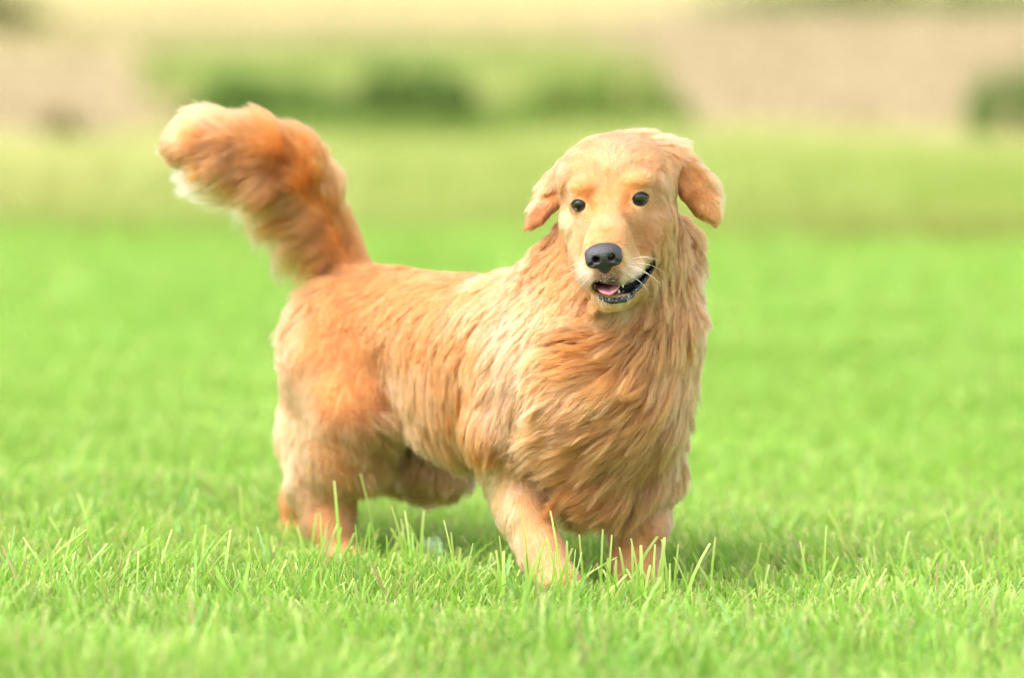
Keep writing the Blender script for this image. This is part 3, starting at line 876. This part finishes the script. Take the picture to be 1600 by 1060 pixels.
# photograph pixel, combing direction there (pixels), length m, coat colour letter, then optional lift, droop, wave
GUIDES = {
'head_fur': [
 (945,372,4,-20,0.0080,'Y'),(930,375,-6,-18,0.0080,'Y'),(962,372,10,-18,0.0090,'Y'),(950,350,2,-20,0.0100,'P'),(952,328,0,-20,0.0110,'Y'),(930,340,-10,-14,0.0100,'Y'),(972,338,10,-14,0.0100,'Y'),
 (945,290,-1,-20,0.0182,'Y'),(955,262,0,-20,0.0260,'P'),(965,232,3,-16,0.0338,'P'),(920,262,-8,-18,0.0260,'Y'),(1005,255,10,-16,0.0286,'Y'),
 (1000,225,12,-10,0.0390,'P'),(1030,222,14,-14,0.0715,'P',1.0),(1045,232,16,-8,0.0585,'Y',.8),(895,248,-12,-8,0.0364,'P'),(930,232,-6,-12,0.0364,'Y'),(885,262,-10,12,0.0390,'Y'),
 (930,300,-4,-18,0.0100,'Y'),(971,291,4,-18,0.0100,'Y'),(938,312,-4,-14,0.0090,'Y'),(966,312,5,-12,0.0090,'Y'),(950,305,0,-20,0.0100,'Y'),(986,285,6,-16,0.0080,'Y'),(908,299,-4,-16,0.0090,'Y'),(905,285,-8,-14,0.0182,'Y'),(1000,278,8,-14,0.0182,'Y'),(998,292,6,-16,0.0070,'Y'),(1010,298,14,-10,0.0080,'P'),(898,306,-10,-10,0.0080,'P'),(985,300,-2,-14,0.0060,'Y'),(918,308,2,-14,0.0060,'Y'),(997,322,8,12,0.0060,'P'),(907,332,-4,12,0.0060,'P'),
 (926,326,-2,-14,0.0070,'G'),(974,319,4,-14,0.0070,'G'),(924,340,-4,-10,0.0080,'Y'),(980,335,8,-6,0.0080,'Y'),(915,300,-5,-12,0.0100,'Y'),(945,366,2,-20,0.0070,'O'),
 (996,352,14,10,0.0100,'T'),(912,372,-6,14,0.0100,'T'),(1010,288,14,-6,0.0182,'Y'),(1022,305,18,2,0.0182,'P'),(895,312,-12,4,0.0120,'P'),
 (900,342,-8,14,0.0100,'P'),(920,350,-8,12,0.0100,'P'),(985,340,12,10,0.0110,'P'),(1002,336,16,8,0.0110,'P'),(1020,340,18,10,0.0208,'P'),
 (890,350,-8,16,0.0260,'C'),(905,380,-8,18,0.0208,'Y'),(884,380,-6,20,0.0390,'G'),
 (928,400,-12,8,0.0100,'C'),(925,425,-12,8,0.0110,'W'),(932,440,-8,10,0.0090,'W'),(985,392,16,6,0.0110,'Y'),(1000,380,18,6,0.0182,'Y'),(985,425,16,8,0.0120,'W'),(972,405,14,8,0.0090,'C'),(975,435,10,10,0.0090,'W'),(1000,415,16,8,0.0130,'C'),
 (945,429,0,10,0.0040,'K'),(958,430,5,8,0.0040,'K'),(933,430,-6,8,0.0045,'K'),(945,437,0,8,0.0040,'K'),(960,437,3,8,0.0040,'K'),(934,438,-3,8,0.0040,'K'),
 (1030,355,14,14,0.0286,'Y'),(1042,380,10,20,0.0455,'Y'),(1030,400,10,18,0.0286,'P'),(1052,330,6,20,0.0390,'T'),(1040,285,10,16,0.0260,'P'),(1050,310,6,18,0.0364,'Y'),
 (950,480,-2,12,0.0182,'C'),(965,482,2,12,0.0182,'C'),(1000,456,8,16,0.0286,'P'),(1022,425,10,16,0.0286,'P'),(930,462,-6,14,0.0120,'P')],
'ear_fur': [
 (880,270,-12,14,.020,'O'),(868,300,-10,16,.013,'R'),(850,325,-14,14,.012,'B'),(836,350,-14,10,.010,'B'),(858,280,-16,6,.040,'P',.6),(845,310,-16,8,.034,'P',.6)],
'ear_fur#2': [
 (1055,252,16,10,.022,'O'),(1080,275,15,14,.020,'O'),(1100,300,12,17,.018,'O'),(1115,335,6,20,.012,'R'),(1085,312,13,16,.012,'R'),(1105,280,16,8,.036,'P',.6),(1080,252,16,4,.034,'P',.6),(1060,280,12,16,.018,'O'),(1058,298,12,18,.012,'B'),(1066,312,12,18,.012,'R'),(1122,315,10,12,.024,'P',.5)],
'neck_fur': [
 (1056,322,5,20,0.036,'B',.3), (1064,335,5,20,0.048,'B',.4),(1068,362,6,20,0.060,'B',.4),(873,352,-6,20,0.042,'B',.4),(866,372,-8,20,0.054,'R',.5),  # dark brown hairs paint the shade behind the cheeks into the coat
 (862,370,-6,20,0.048,'T',.5),(850,398,-16,12,0.066,'P',.6),(870,420,-10,18,0.066,'Y'),(895,425,-6,20,0.054,'G'),(900,460,-6,20,0.072,'Y'),(880,400,-8,18,0.060,'G'),
 (1070,360,6,20,0.054,'Y'),(1072,345,4,20,0.066,'T',.6),(1085,400,5,20,0.066,'P',.5),(1100,420,4,20,0.060,'P',.4),(1060,420,3,20,0.072,'T'),(1030,440,-2,20,0.066,'T'),(1090,480,2,20,0.078,'P'),(1010,470,-8,18,0.060,'T'),
 (840,440,-12,14,0.060,'P'),(960,490,-8,14,0.060,'T'),(925,470,-8,16,0.054,'G')],
'chest_fur': [
 (1055,470,-8,18,0.106,'T'),(1045,500,-13,14,0.119,'T'),(1000,510,-18,8,0.119,'T'),(950,505,-19,5,0.106,'Y'),(905,505,-17,9,0.094,'Y'),(940,540,-20,3,0.119,'G'),(890,555,-19,4,0.100,'Y'),
 (1030,545,-14,13,0.131,'T'),(990,585,-19,7,0.131,'T'),(930,605,-20,3,0.131,'Y'),(880,640,-18,8,0.119,'P'),(1040,610,-13,14,0.138,'T'),(1075,570,-3,20,0.106,'P'),
 (1095,560,4,20,0.075,'P',.4),(985,655,-19,7,0.138,'T'),(925,675,-19,5,0.138,'Y'),(870,700,-16,9,0.112,'Y'),(1045,680,-12,15,0.131,'Y'),(1080,650,0,20,0.081,'P'),
 (1005,725,-14,13,0.138,'T'),(935,745,-15,12,0.131,'G'),(885,750,-14,13,0.119,'T'),(965,780,-9,17,0.119,'T'),(1055,540,-8,18,0.119,'Y'),(1010,780,-7,18,0.100,'T'),(900,785,-8,18,0.100,'T')],
'flank_fur': [
 (820,490,-10,16,0.071,'P'),(830,550,-7,18,0.079,'P'),(840,610,-9,17,0.079,'P'),(830,670,-7,18,0.079,'P'),(800,550,-7,18,0.076,'P'),(785,630,-5,20,0.079,'P'),(855,530,-12,14,0.079,'P'),
 (800,432,-16,8,0.051,'Y'),(740,422,-18,4,0.048,'G'),(660,418,-18,2,0.048,'O'),(600,415,-18,3,0.048,'O'),(770,460,-12,14,0.057,'Y'),(700,455,-14,10,0.054,'O'),(640,455,-15,9,0.051,'O'),(580,455,-15,10,0.048,'O'),(530,475,-12,16,0.051,'O'),
 (760,530,-8,18,0.067,'G'),(720,530,-10,16,0.063,'G'),(660,520,-12,14,0.057,'G'),(600,510,-11,14,0.051,'O'),
 (745,590,-5,18,0.071,'O'),(700,590,-3,20,0.079,'G'),(650,590,2,20,0.095,'Y'),(670,650,4,20,0.111,'Y'),(720,660,2,20,0.095,'Y'),(760,660,0,20,0.079,'G'),(620,580,6,18,0.095,'P'),
 (690,700,4,18,0.079,'P',.3,.8),(650,640,4,20,0.095,'P',.3,.8),(730,715,2,18,0.079,'P',.3,.8)],
'hind_leg_fur': [
 (550,525,-6,16,.024,'O'),(570,565,-5,16,.020,'R'),(500,530,-7,18,.026,'O'),(470,550,-6,20,.030,'Y'),(520,610,-4,20,.028,'G'),(560,630,0,18,.020,'R'),(592,610,3,16,.020,'R'),
 (480,640,-5,20,.045,'P'),(450,600,-5,18,.040,'P'),(440,660,-4,20,.050,'C'),(445,720,-2,20,.055,'C'),(480,730,-3,20,.045,'P'),(530,710,1,20,.028,'Y'),(565,690,8,18,.050,'P',.35),
 (598,655,14,9,.070,'P',.5),(600,700,14,9,.075,'P',.5),(580,740,13,12,.060,'P',.45),
 (510,800,-2,18,.018,'Y'),(515,850,0,18,.012,'Y'),(475,800,-4,18,.030,'P'),(555,770,5,17,.030,'P')],
'hind_leg_fur#2': [(690,730,4,14,.065,'T',.4,.5),(640,770,4,14,.075,'T',.4,.5),(720,735,4,14,.06,'T',.4,.5),(463,868,0,18,.013,'R'),(462,842,-2,18,.016,'O')],
'front_leg_fur': [(800,715,-4,18,0.0392,'P'),(782,750,-8,16,0.0420,'C'),(815,775,2,18,0.0196,'P'),(830,820,4,18,0.0154,'P'),(850,860,6,16,0.0140,'P'),(795,800,-6,16,0.0364,'C'),(880,895,8,10,0.0112,'P'),(850,790,4,16,0.0168,'Y')],
'front_leg_fur#2': [(1010,790,-2,18,0.0252,'Y'),(1000,840,-2,18,0.0154,'Y'),(990,890,-2,18,0.0140,'P'),(1040,775,3,18,0.0364,'P'),(965,820,-6,18,0.0392,'T'),(985,920,-4,10,0.0112,'P')],
'tail_fur': [
 (310,205,-16,-8,.050,'Y'),(350,203,-15,-12,.055,'P'),(400,212,-14,-14,.055,'Y'),(450,240,-11,-16,.055,'G'),(490,285,-6,-18,.055,'G'),(515,310,2,-18,.050,'Y'),
 (545,380,-8,-18,.035,'O'),(565,415,-8,-16,.030,'O'),(275,215,-14,2,.045,'P'),(278,235,-12,10,.045,'Y'),
 (310,238,-17,8,.050,'G'),(350,245,-16,11,.060,'G'),(400,255,-15,13,.065,'O'),(440,280,-14,13,.070,'R'),(480,345,-15,9,.080,'G'),(510,395,-14,13,.070,'O'),
 (320,262,-10,16,.045,'C'),(370,275,-11,15,.07,'C'),(410,290,-12,15,.115,'C'),(440,320,-14,12,.125,'C'),(468,360,-14,13,.125,'C'),(495,410,-12,16,.10,'C'),(300,292,-9,16,.045,'C'),(350,315,-10,16,.07,'W',.4),(400,345,-11,15,.115,'C',.25),(435,385,-13,13,.125,'C',.25)],
}
PAL = {k: tuple(c**1.75*q*(1.15 if k in 'CW' else 1) for c, q in zip(v, (.635, .585, .71))) for k, v in PAL.items()}
STRANDS = 440000
FUR_W = .00034

gp, gd, gn, gl, gc, gr_, glift, gdroop, gwave = [], [], [], [], [], [], [], [], []
REG = list(GUIDES)
for ri, rname in enumerate(REG):
    for g in GUIDES[rname]:
        u, v, du, dv, L, cl = g[:6]
        if rname == 'tail_fur':
            d = ray_dir(u, v); best = None
        p, n_ = hit(u, v)
        w = CR*du - CU*dv
        w = norm(w - n_*(w@n_))
        lift = g[6] if len(g) > 6 else (.22 if L > .03 else .28)
        droop = g[7] if len(g) > 7 else (.14 if L > .04 else .05)
        if rname == 'tail_fur': droop = .03; lift = (g[6]+.3 if len(g) > 6 else .24 if u > 320 else .16); L *= (1.45 if u > 320 else .70)
        if rname == 'chest_fur': droop = .04 if v < 740 else .18
        wave = {'chest_fur': .0062, 'neck_fur': .0045, 'tail_fur': .001, 'flank_fur': .0025, 'hind_leg_fur': .002}.get(rname, .0006)
        gp.append(p); gd.append(w); gn.append(n_); gl.append(L); gc.append(PAL[cl]); gr_.append(ri); glift.append(lift); gdroop.append(droop); gwave.append(wave)
        # the far side of the dog mirrors the near side
        if rname in ('flank_fur', 'hind_leg_fur', 'front_leg_fur'):
            rel = p-DO; bb = rel@DS
            if bb > .02:
                m = lambda q: q - 2*(q@DS)*DS
                gp.append(DO+m(rel)); gd.append(m(w)); gn.append(m(n_)); gl.append(L); gc.append(PAL[cl])
                gr_.append({'hind_leg_fur': REG.index('hind_leg_fur#2'), 'front_leg_fur': REG.index('front_leg_fur#2')}.get(rname, ri))
                glift.append(lift); gdroop.append(droop); gwave.append(wave)
# back of the head and neck, out of the photograph's sight
for p, w, L in ((P(968, 290, -.01), -DZ*.6+np.array([0, .8, 0]), .03), (P(968, 350, .05), -DZ+np.array([-.3, .3, 0]), .05), (D(.2, -.1, .56), -DF-.5*DZ, .05), (D(.10, 0, .58), -DF, .035)):
    n_ = F.grad(np.array([p]))[0]
    gp.append(p); gd.append(norm(w-n_*(w@n_))); gn.append(n_); gl.append(L); gc.append(PAL['Y']); gr_.append(REG.index('neck_fur')); glift.append(.35); gdroop.append(.2); gwave.append(.002)
gp, gd, gn, gl, gc, gr_, glift, gdroop, gwave = (np.array(q, dtype=np.float32) for q in (gp, gd, gn, gl, gc, gr_, glift, gdroop, gwave))
gr_ = gr_.astype(int)
prm = np.c_[gl, gc, glift, gdroop, gwave]

def weights(p, n):
    out_w = np.empty((len(p), len(gp)), dtype=np.float32)
    for s in range(0, len(p), 20000):
        e = s+20000
        d2 = ((p[s:e, None, :]-gp[None])**2).sum(-1)
        fac = np.clip(.55+.45*(n[s:e] @ gn.T), .04, 1)
        out_w[s:e] = fac/(d2+.00006)**2
    return out_w

def snoise(p, f, seed, k=5):
    """smooth vector noise from a few sine waves"""
    r = np.random.default_rng(seed)
    o = np.zeros((len(p), 3), dtype=np.float32)
    for _ in range(k):
        kv = r.normal(size=(3, 3))*f; ph = r.uniform(0, 6.28, 3)
        o += np.sin(p@kv.T+ph)
    return o/math.sqrt(k)

# roots, scattered by area
tri = np.r_[bq[:, [0, 1, 2]], bq[:, [0, 2, 3]]]
ta, tb, tc_ = bv[tri[:, 0]], bv[tri[:, 1]], bv[tri[:, 2]]
tcen = (ta+tb+tc_)/3
area = np.linalg.norm(np.cross(tb-ta, tc_-ta), axis=1)/2
head_d = np.linalg.norm(tcen-P(960, 350, -.18), axis=1)
dens = np.where(head_d < .17, 3.2, 1.0)*np.where(tcen[:, 2] < .02, 0, 1)
prob = area*dens; prob /= prob.sum()
ti = rng.choice(len(tri), STRANDS, p=prob)
r1 = np.sqrt(rng.random(STRANDS)); r2 = rng.random(STRANDS)
root = (ta[ti]*(1-r1)[:, None]+tb[ti]*(r1*(1-r2))[:, None]+tc_[ti]*(r1*r2)[:, None]).astype(np.float32)
ok = mouth_dist(root) > .0115
for c, r, lv, l0, l2 in LIDS:
    q = root-c; dq = np.linalg.norm(q, axis=1); q = norm(q)
    cth = np.clip(q@lv, -1, 1); th = np.arccos(cth); sn = np.maximum(np.sin(th), 1e-5)
    e0 = np.abs(q@l0)/sn*th/(LID_X*1.06); e2 = np.abs(q@l2)/sn*th/LID_Z
    ok &= ~((dq < r*1.6) & (cth > 0) & (e0 < 1) & (e2 < np.where(q@l2 > 0, 1.10, 1.06)*(1-np.minimum(e0, 1)**1.8)+.06))
ok &= ~((np.abs((root-NC)@HX) < .032) & (np.abs((root-NC)@NU+.002) < .019) & (np.abs((root-NC)@NN) < .035))
root = root[ok]; n0 = F.grad(root).astype(np.float32)
ns = len(root)
W = weights(root, n0)
reg = gr_[W.argmax(1)]
Wn = W/W.sum(1, keepdims=True)
pr = Wn@prm
L = pr[:, 0]*rng.uniform(.72, 1.18, ns).astype(np.float32)
colr = pr[:, 1:4]; lift = pr[:, 4]; droop = pr[:, 5]; wav = pr[:, 6]
NP = 8
pts = np.empty((ns, NP, 3), dtype=np.float32)
pts[:, 0] = root
p = root.copy(); flow = Wn@gd
fly = rng.random(ns) < .05
jsc = np.where(np.isin(reg, [REG.index('tail_fur')]), .30, np.where(np.isin(reg, [REG.index('flank_fur'), REG.index('hind_leg_fur')]), .8, 1.0))[:, None].astype(np.float32)
jit = snoise(root, 26, 5)*.20*jsc + snoise(root, 90, 6)*.15*jsc + rng.normal(size=(ns, 3)).astype(np.float32)*np.where(fly, .22, .07)[:, None]
lift = lift*np.where(fly, 1.7, 1.0)*(1+.45*snoise(root, 130, 9)[:, 0]).clip(.3, 1.9)*rng.uniform(.7, 1.3, ns)
nrm = n0; prev = None
inert = (.35+.40*np.clip((pr[:, 0]-.015)/.05, 0, 1))[:, None]
for k in range(1, NP):
    t = k/(NP-1)
    if k in (3, 5):
        W = weights(p, nrm); flow = (W@gd)/W.sum(1, keepdims=True)
    f = flow+jit
    f = norm(f - nrm*(f*nrm).sum(1, keepdims=True))
    lf = lift*(1.25-1.0*t)
    d = f + nrm*lf[:, None]
    d[:, 2] -= droop*t*1.2
    d = norm(d)
    if prev is not None:
        d = norm(d*(1-inert)+prev*inert)
    prev = d
    p = p + d*(L/(NP-1))[:, None]
    sdv = F.at(p); nrm = F.grad(p).astype(np.float32)
    need = .0015+.0025*t
    push = np.maximum(0, need-sdv)
    p = p + nrm*push[:, None]
    pts[:, k] = p
# clumping, two sizes
def clump(spacing_fn, strength, power, seed):
    r = np.random.default_rng(seed)
    keep = r.random(ns) < spacing_fn
    cid = np.flatnonzero(keep)
    kd = KDTree(len(cid))
    for j, q in enumerate(root[cid].tolist()): kd.insert(q, j)
    kd.balance()
    near = np.fromiter((kd.find(q)[1] for q in root.tolist()), dtype=np.int64, count=ns)
    ci = cid[near]
    t = np.linspace(0, 1, NP)[None, :, None]
    s = strength[:, None, None]*t**power
    same = (np.linalg.norm(root-root[ci], axis=1) < .03)[:, None, None]
    return ci, np.where(same, pts + (pts[ci]-pts)*s, pts)
dens_r = ns/area.sum()
long_ = np.clip((pr[:, 0]-.012)/.05, 0, 1)
sp1 = .0028+.0045*long_
c1_, pts = clump(np.clip(1/(dens_r*sp1**2), 0, 1), .30+.36*long_, .75, 3)
vary = np.exp(.8*snoise(root, 45, 17)[:, 0])
sp2 = .006+.012*long_
c2_, pts = clump(np.clip(vary/(dens_r*sp2**2), 0, 1), (.08+.34*long_)*np.where(reg == REG.index('tail_fur'), .6, np.where(np.isin(reg, [REG.index('chest_fur'), REG.index('neck_fur')]), 1.2, 1.0)), .8, 4)
sp3 = .03+0*long_
c3_, pts = clump(np.clip(vary/(dens_r*sp3**2), 0, 1), .16*long_, 1.4, 8)
# waves, in step within a lock
ph = rng.uniform(0, 6.28, ns)[c2_] + rng.normal(size=ns)[c1_]*.5
fr = rng.uniform(.7, 1.5, ns)[c2_]
side = norm(np.cross(norm(pts[:, -1]-pts[:, 0]), n0))
tt = np.linspace(0, 1, NP)[None, :]
wv = (wav*rng.uniform(.5, 1.3, ns)[c2_])[:, None]*np.sin(6.28*fr[:, None]*tt*1.2+ph[:, None])*tt
pts = pts + side[:, None, :]*wv[:, :, None]
pts = (pts + rng.normal(size=(ns, NP, 3))*(.0004+.0008*long_)[:, None, None]*np.linspace(0, 1, NP)[None, :, None]).astype(np.float32)
# colour of each hair
tone = np.exp(rng.normal(size=ns)*.10 + rng.normal(size=ns)[c1_]*.14 + rng.normal(size=ns)[c2_]*np.where(np.isin(reg, [REG.index('chest_fur'), REG.index('neck_fur')]), .16, .10))
hue = rng.normal(size=ns)[c2_]*.09
colr = np.clip(colr*tone[:, None]*np.c_[1+0*hue, 1-hue*.6, 1-hue*1.6], .01, .92).astype(np.float32)

fur_mat, nt, out = new_mat('coat_hair')
hb = N(nt, 'ShaderNodeBsdfHairPrincipled')
hb.parametrization = 'COLOR'
at = N(nt, 'ShaderNodeAttribute', attribute_name='hair_color')
hi = N(nt, 'ShaderNodeHairInfo')
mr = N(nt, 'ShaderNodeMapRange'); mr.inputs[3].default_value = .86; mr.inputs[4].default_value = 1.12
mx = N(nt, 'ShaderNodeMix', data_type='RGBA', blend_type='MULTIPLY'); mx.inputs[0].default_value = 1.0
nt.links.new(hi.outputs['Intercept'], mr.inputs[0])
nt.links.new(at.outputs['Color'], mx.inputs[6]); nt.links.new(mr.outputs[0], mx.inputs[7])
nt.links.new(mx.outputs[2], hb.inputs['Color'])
hb.inputs['Roughness'].default_value = .45
hb.inputs['Radial Roughness'].default_value = .6
hb.inputs['Coat'].default_value = 0.0
nt.links.new(hb.outputs[0], out.inputs[0])

def curves_obj(name, P_, width, cols, mat, parent, offset=None):
    n, k, _ = P_.shape
    cu = bpy.data.hair_curves.new(name)
    cu.add_curves([k]*n)
    off = DO if offset is None else offset
    cu.attributes['position'].data.foreach_set('vector', (P_-off).astype(np.float32).ravel())
    ra = cu.attributes.new('radius', 'FLOAT', 'POINT') if 'radius' not in cu.attributes else cu.attributes['radius']
    ra.data.foreach_set('value', np.broadcast_to(width, (n, k)).astype(np.float32).ravel())
    if cols is not None:
        c = cu.attributes.new('hair_color', 'FLOAT_COLOR', 'CURVE')
        c.data.foreach_set('color', np.c_[cols, np.ones(n)].astype(np.float32).ravel())
    cu.materials.append(mat)
    o = bpy.data.objects.new(name, cu); COL.objects.link(o)
    if parent: o.parent = parent
    return o
taper = np.array([1, 1, .98, .92, .82, .68, .48, .18])*FUR_W
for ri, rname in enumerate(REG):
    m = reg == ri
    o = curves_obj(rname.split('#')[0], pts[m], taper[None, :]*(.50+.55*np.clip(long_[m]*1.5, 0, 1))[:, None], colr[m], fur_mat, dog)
    o['kind'] = 'stuff'
print('fur', ns, 'area', area.sum(), time.time()-T0)

# whiskers
wk_pts, wk_n = [], 0
for u, v, du, dv, L_ in ((985, 405, 20, -4, .055), (990, 412, 20, 2, .06), (986, 420, 20, 6, .06), (994, 402, 20, 0, .05), (980, 428, 18, 10, .05), (978, 415, 20, 4, .06),
                         (922, 408, -20, 2, .06), (920, 416, -20, 6, .065), (922, 424, -18, 10, .055), (925, 432, -16, 12, .045)):
    p_, n_ = hit(u, v); w = norm(norm(CR*du-CU*dv)+n_*.55)
    tt_ = np.linspace(0, 1, NP)[:, None]
    wk_pts.append(p_+w*L_*tt_-DZ*L_*.28*tt_**2-n_*L_*.15*tt_**2)
whisk = simple_mat('whisker_hair', (.80, .74, .62), rough=.4)
tag(curves_obj('whisker', np.array(wk_pts, dtype=np.float32), np.array([1, 1, .95, .9, .8, .65, .45, .2])[None]*.00022, None, whisk, dog), kind='stuff')
